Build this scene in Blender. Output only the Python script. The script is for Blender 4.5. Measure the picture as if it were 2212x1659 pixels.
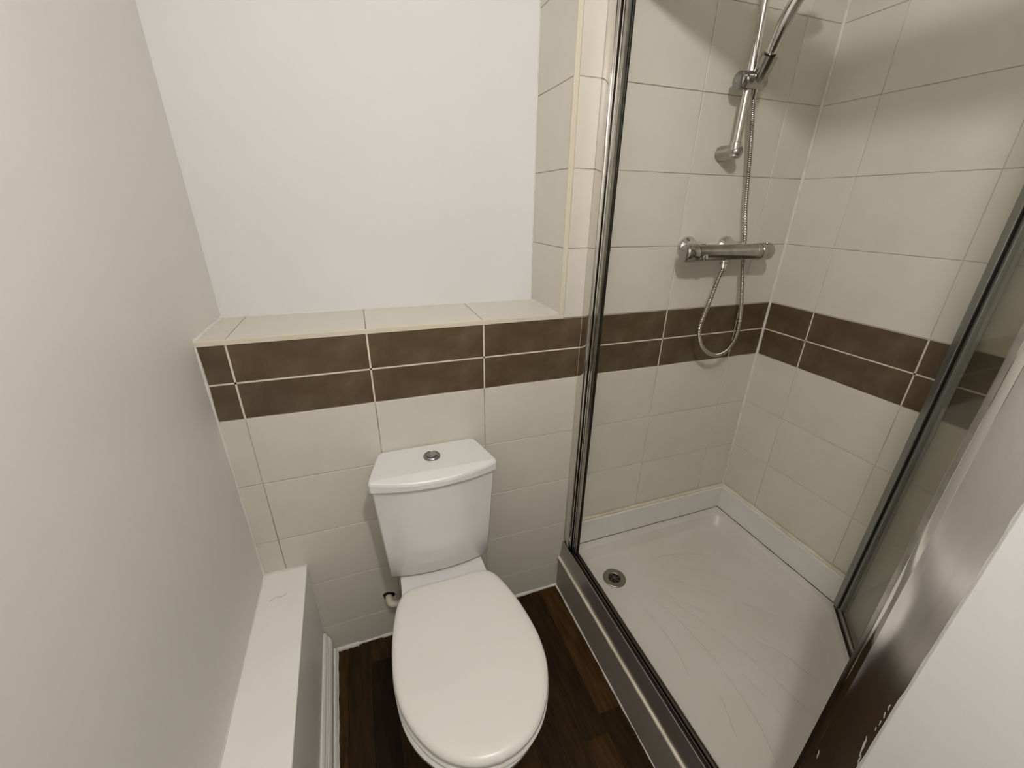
import bpy, bmesh, math, random
from mathutils import Vector, Matrix
random.seed(7)
sc = bpy.context.scene
for o in list(bpy.data.objects):
    bpy.data.objects.remove(o, do_unlink=True)
COL = sc.collection

# ------------------------------------------------------------------ camera, light, exposure
CAM = Vector((0.38242, -1.10664, 1.44319))
R_ = Vector((0.941679, -0.336207, 0.014336))
U_ = Vector((0.120996, 0.378033, 0.917851))
F_ = Vector((0.314008, 0.862586, -0.396666))
cd = bpy.data.cameras.new('camera')
cam = bpy.data.objects.new('camera', cd)
COL.objects.link(cam)
m = Matrix((R_, U_, -F_)).transposed().to_4x4()
m.translation = CAM
cam.matrix_world = m
cd.sensor_width = 36.0
cd.lens = 892.2 / 2212 * 36.0
cd.clip_start = 0.01
sc.camera = cam

LAMP = Vector((0.57, -1.13, 2.12))
LAMP_R = 0.028
LAMP_STRENGTH = 735.0
LAMP_COLOR = (1.0, 0.955, 0.905, 1)
w = bpy.data.worlds.new('world')
sc.world = w
w.use_nodes = True
w.node_tree.nodes['Background'].inputs[0].default_value = (0.9, 0.95, 1.0, 1)
w.node_tree.nodes['Background'].inputs[1].default_value = 0.05
vs = sc.view_settings
vs.view_transform = 'Standard'
vs.look = 'None'
vs.gamma = 1.0
vs.use_curve_mapping = False
vs.exposure = 0.28

# ------------------------------------------------------------------ materials
MATS = {}
def mat(name, col, rough=0.5, metal=0.0, noise=None, bump=None, spec=0.5, coat=0.0,
        trans=0.0, ior=1.45, objcol=False, rvar=0.0):
    mm = bpy.data.materials.new(name)
    mm.use_nodes = True
    nt = mm.node_tree
    b = nt.nodes['Principled BSDF']
    b.inputs['Base Color'].default_value = (*col, 1)
    b.inputs['Roughness'].default_value = rough
    b.inputs['Metallic'].default_value = metal
    b.inputs['Specular IOR Level'].default_value = spec
    b.inputs['Coat Weight'].default_value = coat
    b.inputs['Transmission Weight'].default_value = trans
    b.inputs['IOR'].default_value = ior
    tc = nt.nodes.new('ShaderNodeTexCoord')
    last = None
    if noise:
        col2, scale, detail, lo, hi, stretch = noise
        mp = nt.nodes.new('ShaderNodeMapping')
        mp.inputs['Scale'].default_value = stretch
        nt.links.new(tc.outputs['Object'], mp.inputs['Vector'])
        n = nt.nodes.new('ShaderNodeTexNoise')
        n.inputs['Scale'].default_value = scale
        n.inputs['Detail'].default_value = detail
        nt.links.new(mp.outputs[0], n.inputs['Vector'])
        cr = nt.nodes.new('ShaderNodeMapRange')
        cr.inputs['From Min'].default_value = lo
        cr.inputs['From Max'].default_value = hi
        nt.links.new(n.outputs['Fac'], cr.inputs['Value'])
        mx = nt.nodes.new('ShaderNodeMix')
        mx.data_type = 'RGBA'
        mx.inputs[6].default_value = (*col, 1)
        mx.inputs[7].default_value = (*col2, 1)
        nt.links.new(cr.outputs[0], mx.inputs[0])
        last = mx.outputs[2]
    if objcol:
        oi = nt.nodes.new('ShaderNodeObjectInfo')
        mu = nt.nodes.new('ShaderNodeMix')
        mu.data_type = 'RGBA'
        mu.blend_type = 'MULTIPLY'
        mu.inputs[0].default_value = 1.0
        if last is not None:
            nt.links.new(last, mu.inputs[6])
        else:
            mu.inputs[6].default_value = (*col, 1)
        nt.links.new(oi.outputs['Color'], mu.inputs[7])
        last = mu.outputs[2]
    if last is not None:
        nt.links.new(last, b.inputs['Base Color'])
    if bump:
        s2, st, dist = bump
        n2 = nt.nodes.new('ShaderNodeTexNoise')
        n2.inputs['Scale'].default_value = s2
        n2.inputs['Detail'].default_value = 3
        nt.links.new(tc.outputs['Object'], n2.inputs['Vector'])
        bp = nt.nodes.new('ShaderNodeBump')
        bp.inputs['Strength'].default_value = st
        bp.inputs['Distance'].default_value = dist
        nt.links.new(n2.outputs['Fac'], bp.inputs['Height'])
        nt.links.new(bp.outputs[0], b.inputs['Normal'])
        if rvar:
            mr = nt.nodes.new('ShaderNodeMapRange')
            mr.inputs['To Min'].default_value = max(0.02, rough - rvar)
            mr.inputs['To Max'].default_value = rough + rvar
            nt.links.new(n2.outputs['Fac'], mr.inputs['Value'])
            nt.links.new(mr.outputs[0], b.inputs['Roughness'])
    MATS[name] = mm
    return mm

ONE = (1, 1, 1)
mat('white_tile', (0.705, 0.670, 0.598), 0.33, noise=((0.67, 0.635, 0.56), 9, 4, 0.35, 0.7, ONE), bump=(260, 0.06, 0.001), objcol=True)
mat('brown_tile', (0.092, 0.061, 0.031), 0.42, noise=((0.135, 0.098, 0.056), 16, 8, 0.42, 0.72, ONE), bump=(150, 0.12, 0.001), objcol=True)
mat('grout', (0.56, 0.51, 0.43), 0.85, noise=((0.24, 0.18, 0.12), 6, 4, 0.46, 0.62, ONE))
mat('grout_clean', (0.60, 0.56, 0.48), 0.85, noise=((0.40, 0.34, 0.26), 6, 4, 0.48, 0.64, ONE))
mat('band_grout', (0.72, 0.66, 0.55), 0.8, noise=((0.6, 0.52, 0.40), 20, 4, 0.5, 0.7, ONE))
mat('wall_paint', (0.755, 0.76, 0.765), 0.65, noise=((0.735, 0.735, 0.735), 3, 3, 0.35, 0.7, ONE), bump=(90, 0.05, 0.001))
mat('left_paint', (0.77, 0.75, 0.715), 0.5, noise=((0.75, 0.73, 0.69), 3, 3, 0.35, 0.7, ONE), bump=(70, 0.08, 0.001))
mat('end_paint', (0.72, 0.71, 0.69), 0.6)
mat('ceiling_paint', (0.78, 0.76, 0.74), 0.8, bump=(60, 0.05, 0.001))
mat('gloss_paint', (0.90, 0.88, 0.85), 0.35, noise=((0.87, 0.85, 0.81), 5, 4, 0.4, 0.7, ONE), bump=(50, 0.06, 0.001))
mat('ceramic', (0.765, 0.772, 0.758), 0.10, coat=0.3)
mat('seat_plastic', (0.78, 0.755, 0.715), 0.28)
mat('upstand_acrylic', (0.76, 0.745, 0.71), 0.32)
mat('tray_acrylic', (0.66, 0.64, 0.59), 0.30, noise=((0.62, 0.59, 0.535), 4, 4, 0.35, 0.7, ONE), bump=(140, 0.08, 0.001))
mat('plinth_grey', (0.30, 0.275, 0.245), 0.35, bump=(40, 0.05, 0.001))
mat('chrome', (0.72, 0.70, 0.67), 0.09, 1.0, bump=(30, 0.02, 0.001), rvar=0.05)
mat('hose_chrome', (0.50, 0.48, 0.45), 0.14, 1.0)
mat('worn_chrome', (0.45, 0.43, 0.40), 0.20, 1.0, noise=((0.37, 0.35, 0.32), 40, 4, 0.4, 0.65, ONE))
mat('post_chrome', (0.80, 0.78, 0.77), 0.17, 1.0, noise=((0.70, 0.68, 0.65), 60, 4, 0.5, 0.8, (1, 1, 0.08)))
mat('grey_aluminium', (0.34, 0.355, 0.33), 0.38, 0.8, noise=((0.25, 0.265, 0.24), 12, 3, 0.4, 0.7, (1, 1, 0.2)))
mat('darkened_chrome', (0.10, 0.085, 0.07), 0.25, 1.0)  # sill tube chrome, its dark reflection put into the base colour
mat('sill_aluminium', (0.42, 0.405, 0.38), 0.30, 0.75, noise=((0.36, 0.345, 0.32), 8, 3, 0.4, 0.7, (1, 0.2, 1)))
mat('black_rubber', (0.012, 0.010, 0.008), 0.45)
mat('mould', (0.03, 0.022, 0.012), 0.8, noise=((0.16, 0.11, 0.05), 60, 3, 0.5, 0.7, ONE))
mat('sealant_white', (0.74, 0.73, 0.69), 0.45, noise=((0.60, 0.58, 0.52), 25, 4, 0.45, 0.75, ONE), bump=(80, 0.3, 0.002))
mat('sealant_cream', (0.76, 0.71, 0.58), 0.5, noise=((0.58, 0.52, 0.38), 14, 4, 0.4, 0.7, ONE))
mat('trim_cream', (0.68, 0.625, 0.50), 0.4)
mat('pipe_white', (0.66, 0.63, 0.50), 0.35)
mat('hole_black', (0.004, 0.004, 0.004), 0.9)
mat('wood_plank', (0.060, 0.031, 0.0075), 0.45, spec=0.2, noise=((0.022, 0.0095, 0.0022), 10, 6, 0.32, 0.68, (6, 0.9, 1)), bump=(200, 0.05, 0.001), objcol=True)
mat('floor_base', (0.012, 0.006, 0.003), 0.6)
mat('button_chrome', (0.36, 0.36, 0.36), 0.22, 1.0)
mat('steel_grate', (0.33, 0.31, 0.26), 0.32, 1.0)
mat('lamp_base', (0.8, 0.8, 0.8), 0.4)
mat('paint_chip', (0.50, 0.48, 0.44), 0.6)

g = mat('screen_glass', (0.80, 0.88, 0.83), 0.03)
nt = g.node_tree
for n in list(nt.nodes):
    nt.nodes.remove(n)
out = nt.nodes.new('ShaderNodeOutputMaterial')
tr = nt.nodes.new('ShaderNodeBsdfTransparent')
tr.inputs[0].default_value = (0.85, 0.845, 0.80, 1)
gl = nt.nodes.new('ShaderNodeBsdfGlossy')
gl.inputs['Roughness'].default_value = 0.08
gl.inputs['Color'].default_value = (0.9, 0.9, 0.9, 1)
# Schlick reflectance, the same on both faces of the thin pane
lw = nt.nodes.new('ShaderNodeLayerWeight')
lw.inputs[0].default_value = 0.5
pw = nt.nodes.new('ShaderNodeMath')
pw.operation = 'POWER'
pw.inputs[1].default_value = 5.0
nt.links.new(lw.outputs['Facing'], pw.inputs[0])
fr = nt.nodes.new('ShaderNodeMapRange')
fr.inputs['To Min'].default_value = 0.04
fr.inputs['To Max'].default_value = 1.0
nt.links.new(pw.outputs[0], fr.inputs['Value'])
mixs = nt.nodes.new('ShaderNodeMixShader')
nt.links.new(fr.outputs[0], mixs.inputs[0])
nt.links.new(tr.outputs[0], mixs.inputs[1])
nt.links.new(gl.outputs[0], mixs.inputs[2])
# lime scale haze, also added to brighten the pane: a thin scattering film
df = nt.nodes.new('ShaderNodeBsdfDiffuse')
df.inputs[0].default_value = (0.62, 0.66, 0.58, 1)
tl = nt.nodes.new('ShaderNodeBsdfTranslucent')
tl.inputs[0].default_value = (0.62, 0.66, 0.58, 1)
film = nt.nodes.new('ShaderNodeMixShader')
film.inputs[0].default_value = 0.5
nt.links.new(df.outputs[0], film.inputs[1])
nt.links.new(tl.outputs[0], film.inputs[2])
mix2 = nt.nodes.new('ShaderNodeMixShader')
mix2.inputs[0].default_value = 0.04
nt.links.new(mixs.outputs[0], mix2.inputs[1])
nt.links.new(film.outputs[0], mix2.inputs[2])
nt.links.new(mix2.outputs[0], out.inputs[0])

lm = bpy.data.materials.new('lamp_glow')
lm.use_nodes = True
b = lm.node_tree.nodes['Principled BSDF']
b.inputs['Base Color'].default_value = (0.9, 0.9, 0.9, 1)
b.inputs['Emission Color'].default_value = LAMP_COLOR
b.inputs['Emission Strength'].default_value = LAMP_STRENGTH
MATS['lamp_glow'] = lm

# ------------------------------------------------------------------ mesh helpers
class MB:
    def __init__(s):
        s.v = []
        s.f = []
    def add(s, vs_, fs_):
        k = len(s.v)
        s.v += [tuple(p) for p in vs_]
        s.f += [tuple(i + k for i in f) for f in fs_]
        return s
    def box(s, x0, x1, y0, y1, z0, z1, bev=0.0, seg=1):
        bm = bmesh.new()
        bmesh.ops.create_cube(bm, size=1.0)
        for v in bm.verts:
            v.co = Vector(((x0 + x1) / 2 + v.co.x * (x1 - x0), (y0 + y1) / 2 + v.co.y * (y1 - y0), (z0 + z1) / 2 + v.co.z * (z1 - z0)))
        if bev > 0:
            bmesh.ops.bevel(bm, geom=list(bm.edges), offset=bev, segments=seg, affect='EDGES', profile=0.5)
        bm.verts.index_update()
        s.add([v.co[:] for v in bm.verts], [[v.index for v in f.verts] for f in bm.faces])
        bm.free()
        return s
    def loft(s, loops, cap0=True, cap1=True, closed=True):
        n = len(loops[0])
        vs_ = [p for l in loops for p in l]
        fs_ = []
        for a in range(len(loops) - 1):
            for i in range(n if closed else n - 1):
                j = (i + 1) % n
                fs_.append((a * n + i, a * n + j, (a + 1) * n + j, (a + 1) * n + i))
        if cap0:
            fs_.append(tuple(reversed(range(n))))
        if cap1:
            fs_.append(tuple((len(loops) - 1) * n + i for i in range(n)))
        return s.add(vs_, fs_)
    def tube(s, pts, rad, n=12, cap=True, squash=None):
        pts = [Vector(p) for p in pts]
        if not hasattr(rad, '__len__'):
            rad = [rad] * len(pts)
        loops = []
        t0 = (pts[1] - pts[0]).normalized()
        up = Vector((0, 0, 1)) if abs(t0.z) < 0.9 else Vector((1, 0, 0))
        nrm = t0.cross(up).normalized()
        for i, p in enumerate(pts):
            if i == 0:
                t = pts[1] - p
            elif i == len(pts) - 1:
                t = p - pts[i - 1]
            else:
                t = pts[i + 1] - pts[i - 1]
            t.normalize()
            nrm = (nrm - t * nrm.dot(t)).normalized()
            bn = t.cross(nrm)
            loops.append([p + (nrm * math.cos(2 * math.pi * k / n) + bn * math.sin(2 * math.pi * k / n)) * rad[i] for k in range(n)])
        return s.loft(loops, cap, cap)
    def prism(s, poly, axis, a, b_, f=None):
        # poly: list of 2D points; axis 'x','y','z' extrude from a to b_
        def mk(p, t):
            if axis == 'z': q = (p[0], p[1], t)
            elif axis == 'y': q = (p[0], t, p[1])
            else: q = (t, p[0], p[1])
            return f(q) if f else q
        return s.loft([[mk(p, a) for p in poly], [mk(p, b_) for p in poly]])
    def build(s, name, material, parent=None, smooth=None, bev=0.0):
        me = bpy.data.meshes.new(name)
        me.from_pydata(s.v, [], s.f)
        bm = bmesh.new()
        bm.from_mesh(me)
        bmesh.ops.recalc_face_normals(bm, faces=list(bm.faces))
        bm.to_mesh(me)
        bm.free()
        if smooth is not None:
            for p in me.polygons:
                p.use_smooth = True
            me.set_sharp_from_angle(angle=math.radians(smooth))
        me.materials.append(MATS[material])
        o = bpy.data.objects.new(name, me)
        COL.objects.link(o)
        if parent:
            o.parent = parent
        return o

def tag(o, label=None, cat=None, group=None, kind=None):
    if label: o['label'] = label
    if cat: o['category'] = cat
    if group: o['group'] = group
    if kind: o['kind'] = kind
    return o

def struct(o, label):
    return tag(o, label, kind='structure')

def empty(name, loc, label, cat):
    o = bpy.data.objects.new(name, None)
    o.empty_display_size = 0.05
    COL.objects.link(o)
    o.location = loc
    tag(o, label, cat)
    return o

class T:
    """a thing: Empty at its base; parts are built in world coordinates and shifted under it"""
    def __init__(s, name, loc, label, cat):
        s.o = empty(name, loc, label, cat)
        s.loc = Vector(loc)
    def part(s, mb, name, material, smooth=None, parent=None):
        mb.v = [tuple(Vector(p) - s.loc) for p in mb.v]
        return mb.build(name, material, parent or s.o, smooth)

def spline(pts, n):
    pts = [Vector(p) for p in pts]
    P = [pts[0] * 2 - pts[1]] + pts + [pts[-1] * 2 - pts[-2]]
    res = []
    for i in range(1, len(P) - 2):
        for k in range(n):
            t = k / n
            a, b_, c, d = P[i - 1], P[i], P[i + 1], P[i + 2]
            res.append(0.5 * ((2 * b_) + (c - a) * t + (2 * a - 5 * b_ + 4 * c - d) * t * t + (3 * b_ - a - 3 * c + d) * t ** 3))
    res.append(pts[-1])
    return res

def circ(c, r, ax, n=24, ph=0.0):
    c = Vector(c)
    out_ = []
    for k in range(n):
        a = 2 * math.pi * k / n + ph
        u, v = r * math.cos(a), r * math.sin(a)
        out_.append(c + (Vector((u, v, 0)) if ax == 'z' else Vector((0, u, v)) if ax == 'x' else Vector((u, 0, v))))
    return out_

def lathe(mb, prof, base, ax, n=28):
    # prof: list of (t along axis, radius)
    d = {'x': Vector((1, 0, 0)), 'y': Vector((0, 1, 0)), 'z': Vector((0, 0, 1))}[ax]
    return mb.loft([circ(Vector(base) + d * t, max(r, 1e-5), ax, n) for t, r in prof])

# ------------------------------------------------------------------ dimensions
X1 = 1.7925          # right shower wall face
W = 0.318            # tile pitch
J = [0.0, 0.0607, 0.3787, 0.6967, 1.0147, 1.3327, 1.6507, X1]
ZB = 1.1307          # brown band top
HB = 0.0995
HL = 0.2018
HU = 0.2026
CEIL = 2.25
BELOW = [ZB - 2 * HB - HL * k for k in range(5)] + [0.0]     # .9317 ... .1246, 0
ABOVE = [ZB + HU * k for k in range(6)] + [CEIL]
YN = 0.237           # niche back wall
XN = 0.937           # niche return face
ZL = 1.142           # ledge top
YF = -0.962          # end of the partition
YBACK = -2.3

# ------------------------------------------------------------------ setting
floor = struct(MB().box(0, X1, YBACK, 0.0, -0.1, -0.002).build('floor', 'floor_base'), 'dark brown wood plank floor around the toilet')
wl = struct(MB().box(-0.1, 0, YBACK, YN + 0.1, -0.1, CEIL + 0.1).build('wall_left', 'left_paint'), 'plain pale grey painted wall at the left edge')
wb = MB()
wb.box(0, XN + 0.012, 0.0022, YN + 0.1, -0.1, ZL - 0.004)
wb.box(XN + 0.0022, X1 + 0.1, 0.0022, YN + 0.1, -0.1, CEIL + 0.1)
wback = struct(wb.build('wall_back', 'grout'), 'back wall of cream tiles with a double row of brown tiles')
wn = struct(MB().box(0, XN + 0.002, YN, YN + 0.1, ZL - 0.05, CEIL + 0.1).build('wall_niche', 'wall_paint'), 'bright white painted recess wall above the tiled ledge')
wr = struct(MB().box(X1 + 0.0022, X1 + 0.1, YBACK, 0.1, -0.1, CEIL + 0.1).build('wall_right', 'grout_clean'), 'cream tiled shower side wall with brown tile band')
wp = struct(MB().box(1.005, 1.105, -1.095, YF, -0.1, CEIL + 0.1, 0.002).build('wall_partition', 'wall_paint'), 'white painted partition wall end at the lower right corner')
wo = struct(MB().box(-0.1, X1 + 0.1, YBACK - 0.1, YBACK, -0.1, CEIL + 0.1).build('wall_end', 'end_paint'), 'plain painted wall opposite the toilet, behind the viewer')
ce = struct(MB().box(-0.1, X1 + 0.1, YBACK, YN + 0.1, CEIL, CEIL + 0.1).build('ceiling', 'ceiling_paint'), 'flat white painted ceiling above the toilet and shower')

# tiles
TILE_MESH = {}
def tile_mesh(wd, ht, material, dep=0.006, c=0.0010):
    key = (round(wd, 4), round(ht, 4), material)
    if key in TILE_MESH:
        return TILE_MESH[key]
    a, b_ = wd / 2, ht / 2
    v = [(-a, dep, -b_), (a, dep, -b_), (a, dep, b_), (-a, dep, b_),
         (-a, c, -b_), (a, c, -b_), (a, c, b_), (-a, c, b_),
         (-a + c, 0, -b_ + c), (a - c, 0, -b_ + c), (a - c, 0, b_ - c), (-a + c, 0, b_ - c)]
    f = [(8, 9, 10, 11)]
    for k in (0, 4):
        for i in range(4):
            j = (i + 1) % 4
            f.append((k + i, k + j, k + 4 + j, k + 4 + i))
    me = bpy.data.meshes.new('tile')
    me.from_pydata(v, [], f)
    bm = bmesh.new(); bm.from_mesh(me)
    bmesh.ops.recalc_face_normals(bm, faces=list(bm.faces))
    bm.to_mesh(me); bm.free()
    me.materials.append(MATS[material])
    TILE_MESH[key] = me
    return me

def put_tile(parent, center, wd, ht, material, rot=(0, 0, 0), name='tile'):
    o = bpy.data.objects.new(name, tile_mesh(wd, ht, material))
    COL.objects.link(o)
    o.parent = parent
    o.location = center
    o.rotation_euler = rot
    k = random.uniform(0.965, 1.0)
    o.color = (k, k, k * random.uniform(0.985, 1.0), 1)
    return o

def tile_rows(parent, cuts, zs, gap, material, place):
    for a, b_ in zip(cuts[:-1], cuts[1:]):
        for z0, z1 in zip(zs[:-1], zs[1:]):
            lo, hi = min(z0, z1), max(z0, z1)
            if hi - lo < 0.01 or b_ - a < 0.01:
                continue
            place(parent, (a + b_) / 2, (lo + hi) / 2, b_ - a - gap, hi - lo - gap, material)

def place_back(parent, u, z, wd, ht, material):
    put_tile(parent, (u, random.uniform(-0.0002, 0.0002), z), wd, ht, material)
def place_right(parent, u, z, wd, ht, material):
    put_tile(parent, (X1 + random.uniform(-0.0002, 0.0002), -u, z), wd, ht, material, (0, 0, -math.pi / 2))
def place_return(parent, u, z, wd, ht, material):
    put_tile(parent, (XN, u, z), wd, ht, material, (0, 0, -math.pi / 2))

G = 0.0019
tile_rows(wback, J, BELOW, G, 'white_tile', place_back)
tile_rows(wback, J, [ZB, ZB - HB, ZB - 2 * HB], 0.0042, 'brown_tile', place_back)
tile_rows(wback, [0.9495, 1.0147, 1.3327, 1.6507, X1], ABOVE, G, 'white_tile', place_back)
RY = [0.0] + [0.1668 + W * k for k in range(7)] + [-YBACK]
GR = 0.0014
tile_rows(wr, RY, BELOW, GR, 'white_tile', place_right)
tile_rows(wr, RY, [ZB, ZB - HB, ZB - 2 * HB], 0.0042, 'brown_tile', place_right)
tile_rows(wr, RY, ABOVE, GR, 'white_tile', place_right)
tile_rows(wback, [0.004, YN - 0.001], [ZL] + ABOVE[1:], G, 'white_tile', place_return)
for a, b_ in zip(J[:4], J[1:4] + [XN]):
    put_tile(wback, ((a + b_) / 2, (YN + 0.003) / 2, ZL), b_ - a - G, YN - 0.004, 'white_tile', (-math.pi / 2, 0, 0), 'ledge_tile')
# cream grout strips within the brown band (wider, lighter joints)
bg = MB()
bg.box(0.001, X1 - 0.001, 0.0008, 0.004, ZB - HB - 0.0025, ZB - HB + 0.0025)
for x in J[1:-1]:
    bg.box(x - 0.0025, x + 0.0025, 0.0008, 0.004, ZB - 2 * HB, ZB - 0.001)
bg.build('band_joint', 'band_grout', wback)
bg = MB()
bg.box(X1 + 0.0008, X1 + 0.004, YBACK, -0.001, ZB - HB - 0.0025, ZB - HB + 0.0025)
for y in RY[1:-1]:
    bg.box(X1 + 0.0008, X1 + 0.004, -y - 0.0025, -y + 0.0025, ZB - 2 * HB, ZB - 0.001)
bg.build('band_joint', 'band_grout', wr)

# sealant beads
def bead(p0, p1, r, parent, material='sealant_white', jit=0.25, n=40, squ=None, name='sealant_bead'):
    p0, p1 = Vector(p0), Vector(p1)
    pts, rad = [], []
    ph = random.uniform(0, 9)
    for i in range(n + 1):
        t = i / n
        pts.append(p0.lerp(p1, t))
        rad.append(r * (1 + jit * (0.5 * math.sin(t * 23 + ph) + 0.35 * math.sin(t * 61 + ph * 2) + 0.3 * random.uniform(-1, 1))))
    return MB().tube(pts, rad, 8).build(name, material, parent, 60)

bead((X1 - 0.0015, -0.0015, 0.318), (X1 - 0.0015, -0.0015, CEIL), 0.0052, wr, jit=0.12)
bead((0.0, 0.0, 0.41), (0.0, 0.0, ZB), 0.0045, wback, jit=0.3)
bead((0.147, 0.0, 0.0), (0.22, 0.0, 0.0), 0.010, wback, jit=0.2, n=24)
bead((0.21, 0.0, 0.0), (0.31, 0.0, 0.0), 0.005, wback, jit=0.3, n=24)
bead((0.30, 0.0, 0.0), (0.99, 0.0, 0.0), 0.0075, wback, jit=0.3)
bead((0.992, 0.0, 0.0), (0.997, -0.95, 0.0), 0.0045, floor, jit=0.4, n=70)
bead((XN, 0.003, ZL), (XN, YN, ZL), 0.0035, wback, jit=0.15)
bead((0.0, YN, ZL), (XN, YN, ZL), 0.0022, wback, jit=0.3)
bead((0.0, 0.0, ZL), (0.0, YN, ZL), 0.006, wback, jit=0.2)
bead((XN, YN, ZL), (XN, YN, CEIL), 0.0025, wback, jit=0.2)

# edge trims of the ledge and of the recess
t1 = MB().box(0.0, 0.949, -0.0012, 0.004, ZB - 0.001, ZL + 0.0008, 0.0008).build('trim_1', 'trim_cream')
struct(t1, 'cream plastic edge strip along the front of the tiled ledge')
t2 = MB().box(XN - 0.002, 0.949, -0.0010, 0.004, ZL + 0.001, CEIL, 0.0008).build('trim_2', 'trim_cream')
struct(t2, 'upright cream plastic edge strip on the recess corner')

# floor planks
PW = 0.073
cols = [0.0, 0.112] + [0.185 + PW * k for k in range(12)]
xs_ = cols
PLANK = {}
def plank(x0, x1, y0, y1, tone):
    key = (round(x1 - x0, 3), round(y1 - y0, 3))
    if key not in PLANK:
        o = MB().box(-(x1 - x0) / 2 + 0.0001, (x1 - x0) / 2 - 0.0001, -(y1 - y0) / 2 + 0.0001, (y1 - y0) / 2 - 0.0001, -0.006, 0, 0.0005).build('plank', 'wood_plank', floor)
        PLANK[key] = o.data
    else:
        o = bpy.data.objects.new('plank', PLANK[key])
        COL.objects.link(o)
        o.parent = floor
    o.location = ((x0 + x1) / 2, (y0 + y1) / 2, 0)
    o.color = (tone, tone, tone, 1)
random.seed(21)
ENDS = {2: ([-0.085], [0.9, 0.32]), 1: ([-0.95], [0.62, 0.8]), 0: ([-0.6], [1.1, 1.1]), 11: ([-0.48], [1.2, 0.6]), 12: ([-0.30], [0.9, 1.0]), 10: ([-0.12, -0.53], [0.6, 0.55, 1.1]), 9: ([-0.36], [0.55, 0.7])}
edges = [0.112] + [0.185 + PW * k for k in range(12)] + [1.0]
for i, (a, b_) in enumerate(zip(edges[:-1], edges[1:])):
    if i in ENDS:
        ends, tones = ENDS[i]
    else:
        y = random.uniform(-0.4, -0.05)
        ends, tones = [y], [random.uniform(0.5, 1.0), random.uniform(0.5, 1.0)]
    ys = [0.0] + ends + [-1.3]
    for k in range(len(ys) - 1):
        plank(a, b_, ys[k + 1], ys[k], tones[k])
# (plank column 0 starts at the boxing)

# pipe boxing along the left wall and its moulded skirting
SPL = 0.032
def splay(q):
    return (q[0] + (SPL * (-q[1]) if q[0] > 0.05 else 0.0), q[1], q[2])
bx = MB().prism([(0.0, 0.0), (0.118, 0.0), (0.118, 0.408), (0.1165, 0.4095), (0.0, 0.4105)], 'y', -0.0005, -1.6, splay).build('wall_boxing', 'gloss_paint')
struct(bx, 'low white boxed-in ledge running along the left wall')
prof = [(0.118, 0.0), (0.147, 0.0), (0.147, 0.014), (0.1435, 0.019), (0.1395, 0.021), (0.1395, 0.062), (0.1365, 0.067), (0.1365, 0.073),
        (0.1325, 0.077), (0.1325, 0.084), (0.1285, 0.088), (0.1285, 0.096), (0.1255, 0.101), (0.1225, 0.104), (0.118, 0.104)]
bb = MB().prism(prof, 'y', -0.006, -1.55, splay).build('baseboard_left', 'gloss_paint')
struct(bb, 'white moulded skirting board at the foot of the boxing')
n_ = 60
pts = [(0.1485 + SPL * t * 1.2, -0.01 - t * 1.2, 0.001) for t in [i / n_ for i in range(n_ + 1)]]
MB().tube(pts, [0.0035 * (1 + 0.35 * math.sin(i * 1.7) * math.sin(i * 0.6)) for i in range(n_ + 1)], 8).build('sealant_bead', 'sealant_white', bb, 60)
bead((0.0, -0.0, 0.411), (0.118, 0.0, 0.409), 0.004, bx, jit=0.4, n=20)
cr_ = spline([(0.030, -0.105, 0.4100), (0.045, -0.097, 0.4099), (0.062, -0.098, 0.4098), (0.075, -0.088, 0.4096)], 5)
MB().tube(cr_, 0.0005, 5).build('crack', 'mould', bx)
bead((0.0, -0.005, 0.411), (0.0, -1.5, 0.411), 0.002, bx, jit=0.3)

# ------------------------------------------------------------------ toilet
TX = 0.512
WC = T('toilet', (TX, -0.35, 0.0), 'white close-coupled toilet with its lid closed', 'toilet')
LID = [(-0.205, 0.0), (-0.205, 0.06), (-0.206, 0.100), (-0.214, 0.124), (-0.240, 0.144), (-0.286, 0.160), (-0.35, 0.174), (-0.42, 0.1815),
       (-0.47, 0.181), (-0.52, 0.173), (-0.57, 0.153), (-0.614, 0.124), (-0.646, 0.089), (-0.667, 0.046), (-0.674, 0.0)]
PAN = [(-0.012, 0.0), (-0.012, 0.07), (-0.016, 0.116), (-0.06, 0.125), (-0.13, 0.129), (-0.19, 0.132), (-0.25, 0.145), (-0.31, 0.161), (-0.37, 0.172), (-0.43, 0.178), (-0.48, 0.177),
       (-0.53, 0.169), (-0.575, 0.152), (-0.61, 0.128), (-0.64, 0.098), (-0.662, 0.060), (-0.672, 0.030), (-0.676, 0.0)]
def outline(half, n=4):
    h = spline([(w_, y, 0) for y, w_ in half], n)
    right = [(max(p.x, 0), p.y) for p in h]
    left = [(-x, y) for x, y in reversed(right[1:-1])]
    return right + left
lidc = outline(LID)
panc = outline(PAN)
def ring(c, z, k=1.0, cy=-0.43, inset=0.0, kx=None):
    r = []
    for x, y in c:
        kx_ = kx if kx is not None else k
        px, py = x * kx_, cy + (y - cy) * k
        if inset:
            d = math.hypot(px, py - cy)
            f = (d - inset) / d
            px, py = px * f, cy + (py - cy) * f
        r.append((TX + 0.002 + px - 0.034 * (py + 0.2), py, z))
    return r
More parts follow.
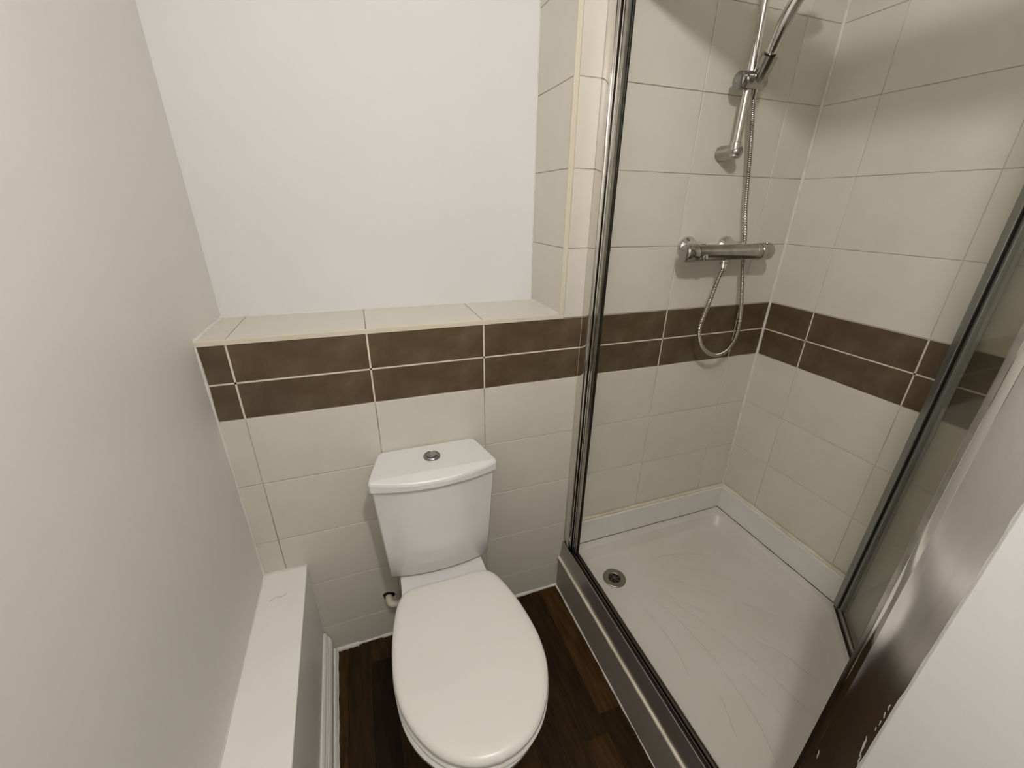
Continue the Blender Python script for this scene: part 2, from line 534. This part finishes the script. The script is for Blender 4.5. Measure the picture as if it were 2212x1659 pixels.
# pan: loops going down from the rim; front pulls back towards the foot
def pan_ring(z, kx, front, back=-0.012):
    y0, y1 = -0.012, -0.676
    r = []
    for x, y in panc:
        yy = back + (y - y0) / (y1 - y0) * (front - back)
        r.append((TX + 0.002 + x * kx - 0.034 * min(0.0, yy + 0.2) * 0.55, yy, z))
    return r
pl = [pan_ring(0.0, 0.64, -0.50, -0.03), pan_ring(0.012, 0.64, -0.50, -0.03), pan_ring(0.05, 0.60, -0.48, -0.03), pan_ring(0.12, 0.58, -0.475, -0.03), pan_ring(0.20, 0.64, -0.515, -0.025),
      pan_ring(0.27, 0.78, -0.585, -0.02), pan_ring(0.32, 0.90, -0.640), pan_ring(0.355, 0.97, -0.667), pan_ring(0.375, 0.995, -0.675), pan_ring(0.386, 1.0, -0.676), pan_ring(0.392, 0.985, -0.670, -0.016)]
pan = WC.part(MB().loft(pl), 'pan', 'ceramic', 35)
seat = WC.part(MB().loft([ring(lidc, 0.3935, 1, inset=0.008), ring(lidc, 0.396, 1, inset=0.0015), ring(lidc, 0.401, 1, inset=-0.001), ring(lidc, 0.406, 1, inset=0.0015), ring(lidc, 0.409, 1, inset=0.007)]), 'seat', 'seat_plastic', 50)
WC.part(MB().loft([ring(lidc, 0.4115, 1, inset=0.010), ring(lidc, 0.4145, 1, inset=0.003), ring(lidc, 0.420, 1), ring(lidc, 0.4265, 1, inset=0.0015), ring(lidc, 0.4315, 1, inset=0.006),
                   ring(lidc, 0.4345, 1, inset=0.014), ring(lidc, 0.4360, 1, inset=0.028), ring(lidc, 0.4366, 1, inset=0.06)]), 'seat_lid', 'seat_plastic', 50)
for sx in (-1, 1):
    hb = MB()
    lathe(hb, [(0, 0.013), (0.010, 0.013), (0.016, 0.010), (0.018, 0.004)], (TX + sx * 0.075, -0.192, 0.391), 'z', 18)
    WC.part(hb, 'hinge', 'seat_plastic', 40)
def rrect_arc(hwb, hwf, yb, yc, yf, n=10, rc=0.012):
    """plan of the cistern: back edge yb (half width hwb), front corners at yc (half width hwf), bulging to yf"""
    pts_ = [(-hwb + rc, yb), (hwb - rc, yb), (hwb - rc * 0.25, yb - rc * 0.3), (hwb + 0.001, yb - rc)]
    pts_ += [(hwf - 0.001, yc + rc), (hwf, yc), (hwf - 0.004, yc - 0.006)]
    for i in range(1, n):
        t = 1 - 2 * i / n
        pts_.append(((hwf - 0.004) * t, (yc - 0.006) + (yf - yc + 0.006) * (1 - t * t)))
    pts_ += [(-hwf + 0.004, yc - 0.006), (-hwf, yc), (-hwf + 0.001, yc + rc), (-hwb - 0.001, yb - rc), (-hwb + rc * 0.25, yb - rc * 0.3)]
    return pts_
def cz(p, z):
    return [(TX + x, y, z(y) if callable(z) else z) for x, y in p]
cis = MB().loft([cz(rrect_arc(0.118, 0.141, -0.006, -0.112, -0.136), 0.398), cz(rrect_arc(0.122, 0.148, -0.004, -0.118, -0.142), 0.401), cz(rrect_arc(0.125, 0.1515, -0.004, -0.121, -0.146), 0.408),
                 cz(rrect_arc(0.130, 0.158, -0.004, -0.126, -0.153), 0.50), cz(rrect_arc(0.136, 0.166, -0.004, -0.131, -0.159), 0.64), cz(rrect_arc(0.140, 0.171, -0.004, -0.135, -0.164), 0.7335)])
WC.part(cis, 'cistern', 'ceramic', 40)
ytop = lambda y: 0.7695 - 0.33 * max(0.0, -y - 0.139)
lid_o = rrect_arc(0.148, 0.1775, -0.002, -0.142, -0.176)
lid_i = rrect_arc(0.142, 0.1715, -0.007, -0.139, -0.170)
mbl = MB().loft([cz(rrect_arc(0.1445, 0.1745, -0.004, -0.140, -0.173), 0.7355), cz(lid_o, 0.738), cz(lid_o, lambda y: ytop(y) - 0.007), cz([(a[0] * .4 + b_[0] * .6, a[1] * .4 + b_[1] * .6) for a, b_ in zip(lid_i, lid_o)], lambda y: ytop(y) - 0.002), cz(lid_i, ytop)], True, False)
ni = len(lid_i)
base = len(mbl.v) - ni
# top cap split along the crease between the two front corners
ridx = 5                      # right front corner
lidx = ni - 4                 # left front corner
front = [base + i for i in range(ridx, lidx + 1)]
back = [base + i for i in range(lidx, ni)] + [base + i for i in range(0, ridx + 1)]
mbl.f += [tuple(front), tuple(back)]
clid = WC.part(mbl, 'cistern_lid', 'ceramic', 12)
fb = MB()
lathe(fb, [(0, 0.0245), (0.004, 0.0245), (0.007, 0.0225), (0.0085, 0.019), (0.0065, 0.0175)], (0.515, -0.071, 0.7685), 'z', 32)
btn = WC.part(fb, 'flush_button', 'button_chrome', 35, clid)
fb = MB()
lathe(fb, [(0, 0.0155), (0.0045, 0.0155), (0.006, 0.0135), (0.0062, 0.001)], (0.515, -0.071, 0.7730), 'z', 28)
fb.tube(spline([(0.512, -0.0585, 0.7795), (0.5065, -0.066, 0.7797), (0.5065, -0.073, 0.7797), (0.511, -0.0795, 0.7795)], 5), 0.0011, 6)
WC.part(fb, 'button_top', 'button_chrome', 35, clid)

# overflow pipe elbow behind the pan
PI_ = T('overflow_pipe', (0.341, 0.0, 0.185), 'small white plastic pipe elbow through a ragged hole in the tiles', 'pipe')
hole = []
for k in range(18):
    a = 2 * math.pi * k / 18
    r = 0.0185 * (1 + 0.16 * math.sin(3 * a + 1) + random.uniform(-0.08, 0.08))
    hole.append((0.341 + r * math.cos(a), 0.190 + r * 0.95 * math.sin(a)))
PI_.part(MB().prism(hole, 'y', -0.0012, 0.001), 'wall_hole', 'hole_black')
pp = spline([(0.341, 0.004, 0.187), (0.341, -0.016, 0.187), (0.347, -0.030, 0.185), (0.362, -0.036, 0.184), (0.40, -0.037, 0.184)], 6)
PI_.part(MB().tube(pp, 0.0115, 16), 'elbow', 'pipe_white', 50)

# ------------------------------------------------------------------ shower tray
TR = T('shower_tray', (1.4, -0.45, 0.0), 'off-white raised shower tray with radiating ribs and a corner drain', 'shower tray')
ZR, ZT = 0.205, 0.157
SA, SB = Vector((1.788, -0.548)), Vector((1.398, -0.955))
outer = [(1.016, -0.002), (1.791, -0.002), (1.791, -0.556), (1.400, -0.957), (1.016, -0.957)]
def round_poly(poly, r, n=7):
    res = []
    k = len(poly)
    for i in range(k):
        p0, p, p1 = Vector(poly[i - 1]), Vector(poly[i]), Vector(poly[(i + 1) % k])
        a, b_ = (p0 - p).normalized(), (p1 - p).normalized()
        ang = a.angle(b_)
        d = r / math.tan(ang / 2)
        s_, e_ = p + a * d, p + b_ * d
        for j in range(n):
            t = j / (n - 1)
            res.append(tuple((s_ * (1 - t) + p * t).lerp(p * (1 - t) + e_ * t, t)))
    return res
def inset_poly(poly, d):
    k = len(poly)
    res = []
    for i in range(k):
        p0, p, p1 = Vector(poly[i - 1]), Vector(poly[i]), Vector(poly[(i + 1) % k])
        e0, e1 = (p - p0).normalized(), (p1 - p).normalized()
        n0, n1 = Vector((e0.y, -e0.x)), Vector((e1.y, -e1.x))
        bis = (n0 + n1).normalized()
        res.append(tuple(p + bis * (d / bis.dot(n0))))
    return res
o1 = [Vector((x, y)) for x, y in outer]
def L3(p, z): return [(x, y, z) for x, y in p]
base_o = round_poly(outer, 0.002)
in1 = inset_poly(outer, 0.040)
in2 = inset_poly(outer, 0.052)
in3 = inset_poly(outer, 0.072)
tr_loops = [L3(base_o, 0.152), L3(base_o, ZR), L3(round_poly(inset_poly(outer, 0.034), 0.05), ZR), L3(round_poly(inset_poly(outer, 0.039), 0.05), ZR - 0.0015), L3(round_poly(inset_poly(outer, 0.043), 0.052), ZR - 0.006),
            L3(round_poly(inset_poly(outer, 0.054), 0.055), ZT + 0.009), L3(round_poly(inset_poly(outer, 0.060), 0.06), ZT + 0.003), L3(round_poly(inset_poly(outer, 0.070), 0.06), ZT), L3(round_poly(inset_poly(outer, 0.20), 0.03), ZT)]
tray = TR.part(MB().loft(tr_loops), 'basin', 'tray_acrylic', 40)
up1 = TR.part(MB().prism([(-0.001, 0.206), (-0.014, 0.206), (-0.014, 0.310), (-0.011, 0.316), (-0.001, 0.318)], 'x', 1.045, 1.779), 'upstand', 'upstand_acrylic', 20)
up2 = TR.part(MB().prism([(1.7915, 0.206), (1.779, 0.206), (1.779, 0.310), (1.782, 0.316), (1.7915, 0.318)], 'y', -0.001, -0.545), 'upstand', 'upstand_acrylic', 20)
def tbead(p0, p1, r, name, material, jit=0.15, n=30):
    p0, p1 = Vector(p0), Vector(p1)
    ph = random.uniform(0, 6)
    return TR.part(MB().tube([p0.lerp(p1, i / n) for i in range(n + 1)], [r * (1 + jit * math.sin(i * 1.3 + ph)) for i in range(n + 1)], 8), name, material, 60)
tbead((1.045, -0.006, 0.3195), (1.785, -0.006, 0.3195), 0.0064, 'sealant_bead', 'sealant_cream')
tbead((1.7865, -0.006, 0.3195), (1.7865, -0.545, 0.3195), 0.0064, 'sealant_bead', 'sealant_cream')
tbead((1.045, -0.0145, 0.2058), (1.778, -0.0145, 0.2058), 0.0011, 'joint_line', 'mould')
tbead((1.7785, -0.0145, 0.2058), (1.7785, -0.545, 0.2058), 0.0015, 'joint_line', 'mould')
RIBS = [[(1.309, -0.144), (1.38, -0.145), (1.441, -0.153), (1.52, -0.178), (1.585, -0.211)],
        [(1.40, -0.205), (1.464, -0.241), (1.545, -0.311), (1.60, -0.38)],
        [(1.311, -0.214), (1.38, -0.275), (1.451, -0.349), (1.53, -0.43), (1.595, -0.512), (1.632, -0.59)],
        [(1.265, -0.254), (1.305, -0.32), (1.364, -0.40), (1.43, -0.495), (1.487, -0.60), (1.512, -0.69)],
        [(1.245, -0.275), (1.295, -0.35), (1.344, -0.46), (1.385, -0.60), (1.408, -0.73), (1.412, -0.82)],
        [(1.221, -0.292), (1.250, -0.37), (1.265, -0.455), (1.269, -0.575), (1.253, -0.707), (1.217, -0.804)],
        [(1.169, -0.324), (1.180, -0.39), (1.181, -0.45), (1.172, -0.51), (1.159, -0.553)],
        [(1.318, -0.60), (1.327, -0.66), (1.329, -0.735)],
        [(1.206, -0.62), (1.190, -0.67), (1.168, -0.72)]]
for rb in RIBS:
    s_ = spline([(x - (x - CAM.x) / (CAM.z - 0.165) * (ZT - 0.165), y - (y - CAM.y) / (CAM.z - 0.165) * (ZT - 0.165), ZT + 0.0008) for x, y in rb], 6)
    k = len(s_)
    TR.part(MB().tube(s_, [0.0021 * min(1, 0.3 + 4 * i / k, 0.25 + 4 * (k - 1 - i) / k) for i in range(k)], 6), 'rib', 'tray_acrylic', 60)
DX, DY = 1.147, -0.169
db = MB()
lathe(db, [(0, 0.0425), (0.0025, 0.0425), (0.0042, 0.0395), (0.0036, 0.024), (0.0022, 0.0225), (0.0012, 0.0215)], (DX, DY, ZT), 'z', 36)
drain = TR.part(db, 'drain', 'steel_grate', 30)
dh = MB()
lathe(dh, [(0, 0.0215), (0.0008, 0.0215)], (DX, DY, ZT + 0.0006), 'z', 24)
TR.part(dh, 'drain_hole', 'hole_black', None, drain)
for k in range(7):
    a = 2 * math.pi * k / 7
    pv = []
    for i in range(6):
        t = i / 5
        ang = a + 0.9 * t
        pv.append((DX + 0.021 * t * math.cos(ang), DY + 0.021 * t * math.sin(ang), ZT + 0.0028))
    TR.part(MB().tube(pv, 0.0014, 6), 'vane', 'steel_grate', 60, drain)
# plinth below the tray
TR.part(MB().box(0.9935, 1.012, -0.957, -0.002, 0.0, 0.150, 0.002), 'plinth', 'plinth_grey', 30)
tbead((0.9965, -0.004, 0.1505), (1.0005, -0.955, 0.1505), 0.0060, 'sealant_bead', 'sealant_cream', 0.08, 60)
TR.part(MB().box(1.012, 1.75, -0.94, -0.01, 0.10, 0.150), 'tray_bed', 'plinth_grey')

# ------------------------------------------------------------------ shower door frame
FR = T('shower_door_frame', (1.02, -0.48, 0.205), 'chrome frame of the shower opening with sill track and wall posts', 'door frame')
# sill: outer face, lip, dark groove, inner tube
FR.part(MB().prism([(1.000, 0.155), (1.003, 0.155), (1.0125, 0.2265), (1.0105, 0.229), (1.0075, 0.229)], 'y', -0.002, -0.962), 'sill_face', 'sill_aluminium', 20)
FR.part(MB().box(1.0105, 1.031, -0.96, -0.002, 0.2052, 0.209), 'sill_seal', 'black_rubber')
FR.part(MB().tube([(1.0375, -0.020, 0.2185), (1.0375, -0.958, 0.2185)], 0.0080, 16), 'sill_tube', 'darkened_chrome', 60)
FR.part(MB().box(1.0450, 1.0500, -0.958, -0.02, 0.2052, 0.2125, 0.001), 'sill_inner_edge', 'sill_aluminium')
ZP0, ZP1 = 0.211, 2.0
def jamb(ys, sg, y0):
    nm = 'wall_post'
    def yy(d): return y0 + sg * d
    def bx_(x0, x1, d0, d1, z0=ZP0, z1=ZP1, bev=0.0012):
        a, b_ = sorted((yy(d0), yy(d1)))
        return MB().box(x0, x1, a, b_, z0, z1, bev, 2)
    p = FR.part(bx_(1.012, 1.043, 0.001, ys[0]), nm, 'post_chrome' if sg > 0 else 'chrome', 40)
    FR.part(bx_(1.0165, 1.0195, ys[0] - 0.001, ys[0] + 0.010), 'post_ridge', 'chrome', 40, p)
    FR.part(bx_(1.0215, 1.0335, ys[0], ys[1] + 0.004), 'inner_post', 'worn_chrome', 40, p)
    FR.part(bx_(1.0190, 1.0215, ys[1] - 0.012, ys[1] - 0.007), 'post_ridge', 'chrome', 40, p)
    FR.part(bx_(1.0335, 1.0395, ys[0], ys[2]), 'magnet_seal', 'black_rubber', None, p)
    return p
jamb((0.040, 0.070, 0.077), -1, 0.0)
npost = jamb((0.052, 0.066, 0.070), 1, YF)
FR.part(MB().box(1.005, 1.047, -0.955, -0.002, 1.952, 2.024, 0.003, 2), 'header_rail', 'chrome', 40)
# sealant scraps on the near post where it meets the painted wall
random.seed(3)
for (z, ln, y, r) in ((0.80, 0.012, 0.007, 0.0006), (0.782, 0.012, 0.0065, 0.0007), (0.764, 0.010, 0.006, 0.0006), (0.748, 0.008, 0.007, 0.0005), (0.70, 0.045, 0.008, 0.0011), (0.668, 0.03, 0.004, 0.0008), (0.60, 0.02, 0.047, 0.0006)):
    pts = [(1.0119, YF + y + ln * 0.1 * (i / 6 - 0.5) + random.uniform(-0.0006, 0.0006), z + ln * (i / 6 - 0.5)) for i in range(7)]
    FR.part(MB().tube(pts, [r * (0.3 + math.sin(math.pi * (i + 0.5) / 7)) * random.uniform(0.7, 1.0) for i in range(7)], 7), 'sealant_scrap', 'paint_chip', 60, npost)
pts = [(1.0112, YF + 0.001 + random.uniform(-0.0006, 0.0006), 0.25 + 1.7 * i / 80) for i in range(81)]
FR.part(MB().tube(pts, [0.0018 * random.uniform(0.85, 1.15) for _ in pts], 7), 'sealant_bead', 'sealant_white', 60, npost)

# ------------------------------------------------------------------ angled glass screen
SC = T('glass_screen', ((SA.x + SB.x) / 2, (SA.y + SB.y) / 2, ZR), 'angled clear glass shower panel in a dull grey metal frame', 'glass panel')
dirv = (SB - SA).normalized()
nor = Vector((-dirv.y, dirv.x))        # towards the shower interior or away
if nor.dot(Vector((1.2, -0.3)) - SA) < 0:
    nor = -nor
def sbox(d0, d1, n0, n1, z0, z1, bev=0.0):
    mb_ = MB().box(d0, d1, n0, n1, z0, z1, bev)
    mb_.v = [(SA.x + dirv.x * x + nor.x * y, SA.y + dirv.y * x + nor.y * y, z) for x, y, z in mb_.v]
    return mb_
LEN = (SB - SA).length
SC.part(sbox(0.0, 0.031, -0.012, 0.016, ZR + 0.002, 2.0, 0.0015), 'stile', 'grey_aluminium', 40)
SC.part(sbox(0.030, 0.0345, -0.008, 0.013, ZR + 0.012, 1.99), 'stile_seal', 'black_rubber')
SC.part(sbox(0.034, 0.048, -0.011, 0.009, ZR + 0.012, 1.99, 0.001), 'glazing_strip', 'grey_aluminium', 40)
SC.part(sbox(LEN - 0.024, LEN, -0.012, 0.014, ZR + 0.002, 2.0, 0.0015), 'stile', 'grey_aluminium', 40)
SC.part(sbox(0.012, LEN - 0.01, -0.008, 0.012, ZR + 0.003, ZR + 0.018, 0.002), 'bottom_rail', 'sill_aluminium', 40)
SC.part(sbox(0.012, LEN - 0.01, 0.010, 0.017, ZR - 0.001, ZR + 0.005, 0.001), 'bottom_seal', 'black_rubber')
SC.part(sbox(0.03, LEN - 0.02, 0.004, 0.006, ZR + 0.018, ZR + 0.020), 'rail_seal', 'black_rubber')
SC.part(sbox(0.0, LEN, -0.012, 0.014, 1.985, 2.012, 0.002), 'top_rail', 'grey_aluminium', 40)
SC.part(sbox(0.02, LEN - 0.01, -0.002, 0.003, ZR + 0.015, 1.99), 'glass_pane', 'screen_glass')
# unseen glass return, added to let light in behind the angled screen
SC.part(MB().box(1.046, 1.392, -0.958, -0.953, ZR + 0.015, 1.99), 'added_return_pane', 'screen_glass')
SC.part(MB().box(1.046, 1.392, -0.962, -0.949, ZR + 0.003, ZR + 0.018, 0.002), 'added_return_rail', 'sill_aluminium', 40)
SC.part(MB().box(1.046, 1.392, -0.966, -0.945, 1.985, 2.012, 0.002), 'added_return_rail', 'grey_aluminium', 40)
mb_ = MB()
for i in range(9):
    c = Vector((1.776 - random.uniform(0, 0.02), -0.548 - random.uniform(-0.004, 0.022), ZR + random.uniform(0.0, 0.006)))
    r = random.uniform(0.0025, 0.005)
    mb_.loft([circ(c + Vector((0, 0, t)), rr, 'z', 7) for t, rr in ((0, r), (r * 0.6, r * 0.8), (r, r * 0.3))])
SC.part(mb_, 'mould_spots', 'mould', 60)

# ------------------------------------------------------------------ thermostatic mixer
MX = T('shower_mixer', (1.4415, 0.0, 1.32), 'chrome bar mixer valve on the tiled shower wall', 'shower valve')
for xf in (1.366, 1.519):
    fl = MB()
    lathe(fl, [(0, 0.0345), (-0.004, 0.0345), (-0.010, 0.031), (-0.016, 0.024), (-0.022, 0.0215), (-0.050, 0.0215), (-0.058, 0.019), (-0.070, 0.0185)], (xf, -0.0005, 1.3285), 'y', 30)
    MX.part(fl, 'wall_flange', 'chrome', 40)
bz, by = 1.3195, -0.072
mb_ = MB()
lathe(mb_, [(0.0, 0.0246), (0.045, 0.0246), (0.0455, 0.0240), (0.227, 0.0240), (0.2275, 0.0246), (0.245, 0.0246)], (1.340, by, bz), 'x', 32)
body = MX.part(mb_, 'valve_body', 'worn_chrome', 40)
mb_ = MB()
lathe(mb_, [(0.0, 0.004), (0.0012, 0.0195), (0.004, 0.0238), (0.010, 0.0258), (0.042, 0.0262), (0.0445, 0.0246)], (1.294, by, bz), 'x', 32)
hd = MX.part(mb_, 'flow_handle', 'worn_chrome', 40)
mb_ = MB()
lathe(mb_, [(0.0, 0.011), (-0.003, 0.010), (-0.005, 0.006)], (1.358, by - 0.0205, bz - 0.010), 'y', 20)
MX.part(mb_, 'flow_button', 'chrome', 40, hd)
mb_ = MB()
lathe(mb_, [(0.0, 0.0246), (0.001, 0.0256), (0.0435, 0.0256), (0.0485, 0.0228), (0.0503, 0.0185), (0.0508, 0.002)], (1.5865, by, bz), 'x', 32)
hd = MX.part(mb_, 'temperature_handle', 'worn_chrome', 40)
mb_ = MB()
lathe(mb_, [(0.0, 0.0055), (0.0018, 0.0050), (0.0022, 0.001)], (1.612, by - 0.006, bz + 0.0246), 'z', 16)
MX.part(mb_, 'temperature_button', 'worn_chrome', 40, hd)
mb_ = MB()
lathe(mb_, [(0.0, 0.0105), (-0.012, 0.0105), (-0.014, 0.0095)], (1.452, by, bz - 0.020), 'z', 20)
MX.part(mb_, 'outlet', 'chrome', 40)

# ------------------------------------------------------------------ riser rail
RA = T('shower_rail', (1.425, 0.0, 1.59), 'upright chrome shower rail with sliding holder on the tiled wall', 'shower rail')
RX, RYY = 1.4255, -0.060
RA.part(MB().tube([(RX, RYY, 1.598), (RX, RYY, 2.16)], 0.0112, 20), 'rail', 'chrome', 60)
for zc in (1.592, 2.17):
    mb_ = MB()
    lathe(mb_, [(0, 0.0200), (-0.003, 0.0205), (-0.040, 0.0195), (-0.058, 0.0190), (-0.068, 0.0165), (-0.074, 0.0105), (-0.076, 0.002)], (RX + 0.004, -0.0005, zc), 'y', 28)
    br = RA.part(mb_, 'wall_bracket', 'worn_chrome' if zc < 2 else 'chrome', 40)
    sgn = 1 if zc < 2 else -1
    mb_ = MB()
    lathe(mb_, [(-0.012 * sgn, 0.013), (0.014 * sgn, 0.0145), (0.022 * sgn, 0.0140), (0.024 * sgn, 0.0115)], (RX, RYY, zc), 'z', 24)
    RA.part(mb_, 'rail_socket', 'chrome', 40, br)
mb_ = MB()
lathe(mb_, [(0, 0.0215), (0.016, 0.0225), (0.018, 0.0205), (0.052, 0.0200), (0.066, 0.0185), (0.071, 0.0150)], (1.400, RYY - 0.004, 1.757), 'x', 28)
sl = RA.part(mb_, 'slider', 'worn_chrome', 40)
mb_ = MB()
lathe(mb_, [(0, 0.003), (0.002, 0.016), (0.005, 0.0205), (0.017, 0.0215)], (1.3835, RYY, 1.757), 'x', 28)
RA.part(mb_, 'clamp_knob', 'button_chrome', 40, sl)
hp = [(1.4410, -0.072, 1.754), (1.4400, -0.078, 1.765), (1.4365, -0.090, 1.784), (1.4330, -0.104, 1.806)]
RA.part(MB().tube(hp, [0.0140, 0.0190, 0.0203, 0.0208], 22), 'handset_cradle', 'worn_chrome', 50, sl)

# ------------------------------------------------------------------ handset
HS = T('shower_handset', (1.433, -0.104, 1.80), 'chrome hand shower resting in the rail holder', 'hand shower')
hsp = spline([(1.4330, -0.103, 1.804), (1.4285, -0.112, 1.818), (1.4215, -0.134, 1.854), (1.4215, -0.158, 1.894), (1.4260, -0.184, 1.924), (1.4320, -0.208, 1.945)], 5)
rr = [0.0128 + 0.0030 * math.sin(math.pi * min(1, i / (len(hsp) * 0.85))) for i in range(len(hsp))]
HS.part(MB().tube(hsp, rr, 22), 'handle', 'chrome', 60)
HS.part(MB().tube([(1.4332, -0.1025, 1.8030), (1.4315, -0.1055, 1.8085)], 0.0142, 20), 'collar_ring', 'black_rubber', 50)
mb_ = MB()
ctr = Vector((1.434, -0.222, 1.956)); ax_ = Vector((0.0, -0.55, -0.83)).normalized()
u_ = Vector((1, 0, 0)); v_ = ax_.cross(u_)
def disc(t, r): return [ctr + ax_ * t + (u_ * math.cos(2 * math.pi * k / 28) + v_ * math.sin(2 * math.pi * k / 28)) * r for k in range(28)]
mb_.loft([disc(-0.022, 0.012), disc(-0.018, 0.028), disc(-0.006, 0.040), disc(0.002, 0.0425), disc(0.006, 0.041)])
head = HS.part(mb_, 'head', 'chrome', 40)
HS.part(MB().loft([disc(0.0058, 0.036), disc(0.0075, 0.035)]), 'spray_face', 'button_chrome', 30, head)

# ------------------------------------------------------------------ hose
HO = T('shower_hose', (1.509, -0.072, 0.972), 'ribbed chrome shower hose hanging in a loop below the mixer valve', 'shower hose')
hpts = [(1.4505, -0.078, 1.292), (1.4470, -0.083, 1.272), (1.434, -0.085, 1.236), (1.421, -0.080, 1.158), (1.408, -0.080, 1.108), (1.409, -0.078, 1.066), (1.432, -0.076, 1.021), (1.470, -0.074, 0.991),
        (1.509, -0.072, 0.979), (1.551, -0.070, 0.987), (1.583, -0.066, 1.019), (1.595, -0.062, 1.062), (1.594, -0.055, 1.130), (1.586, -0.045, 1.205), (1.576, -0.036, 1.283), (1.562, -0.034, 1.363),
        (1.538, -0.035, 1.443), (1.499, -0.042, 1.600), (1.467, -0.052, 1.695), (1.450, -0.060, 1.732), (1.4415, -0.066, 1.746)]
sp = spline(hpts, 24)
# resample at an even step so that the ribs are even
acc = [0.0]
for a, b_ in zip(sp[:-1], sp[1:]):
    acc.append(acc[-1] + (b_ - a).length)
step = 0.0017
res = []
k = 0
L = 0.0
while L < acc[-1]:
    while acc[k + 1] < L:
        k += 1
    t = (L - acc[k]) / max(1e-9, acc[k + 1] - acc[k])
    res.append(sp[k].lerp(sp[k + 1], t))
    L += step
HO.part(MB().tube(res, [0.0070 if (i % 3) else 0.0052 for i in range(len(res))], 10), 'hose', 'hose_chrome', 80)
HO.part(MB().tube([hpts[0], (1.4485, -0.081, 1.281), hpts[1]], [0.0098, 0.0092, 0.0080], 18), 'hose_nut', 'chrome', 50)
HO.part(MB().tube([(1.4503, -0.0785, 1.2885), (1.4497, -0.0793, 1.2860)], 0.0102, 18), 'nut_ring', 'black_rubber', 50)
HO.part(MB().tube([(1.4520, -0.058, 1.722), (1.4450, -0.063, 1.738), (1.4405, -0.068, 1.750)], [0.0080, 0.0095, 0.0105], 18), 'hose_nut', 'chrome', 50)

# ------------------------------------------------------------------ ceiling lamp (above the frame)
CL = T('ceiling_lamp', (LAMP.x, LAMP.y, CEIL), 'small round globe lamp on the ceiling above the viewer', 'lamp')
mb_ = MB()
lathe(mb_, [(0, 0.06), (-0.015, 0.06), (-0.03, 0.035), (CEIL * 0 - 0.085, 0.03)], (LAMP.x, LAMP.y, CEIL), 'z', 32)
CL.part(mb_, 'base', 'lamp_base', 40)
mb_ = MB()
prof_ = [(-LAMP_R * math.cos(math.pi * i / 16), LAMP_R * math.sin(math.pi * i / 16)) for i in range(17)]
lathe(mb_, prof_, LAMP, 'z', 32)
CL.part(mb_, 'globe', 'lamp_glow', 60)
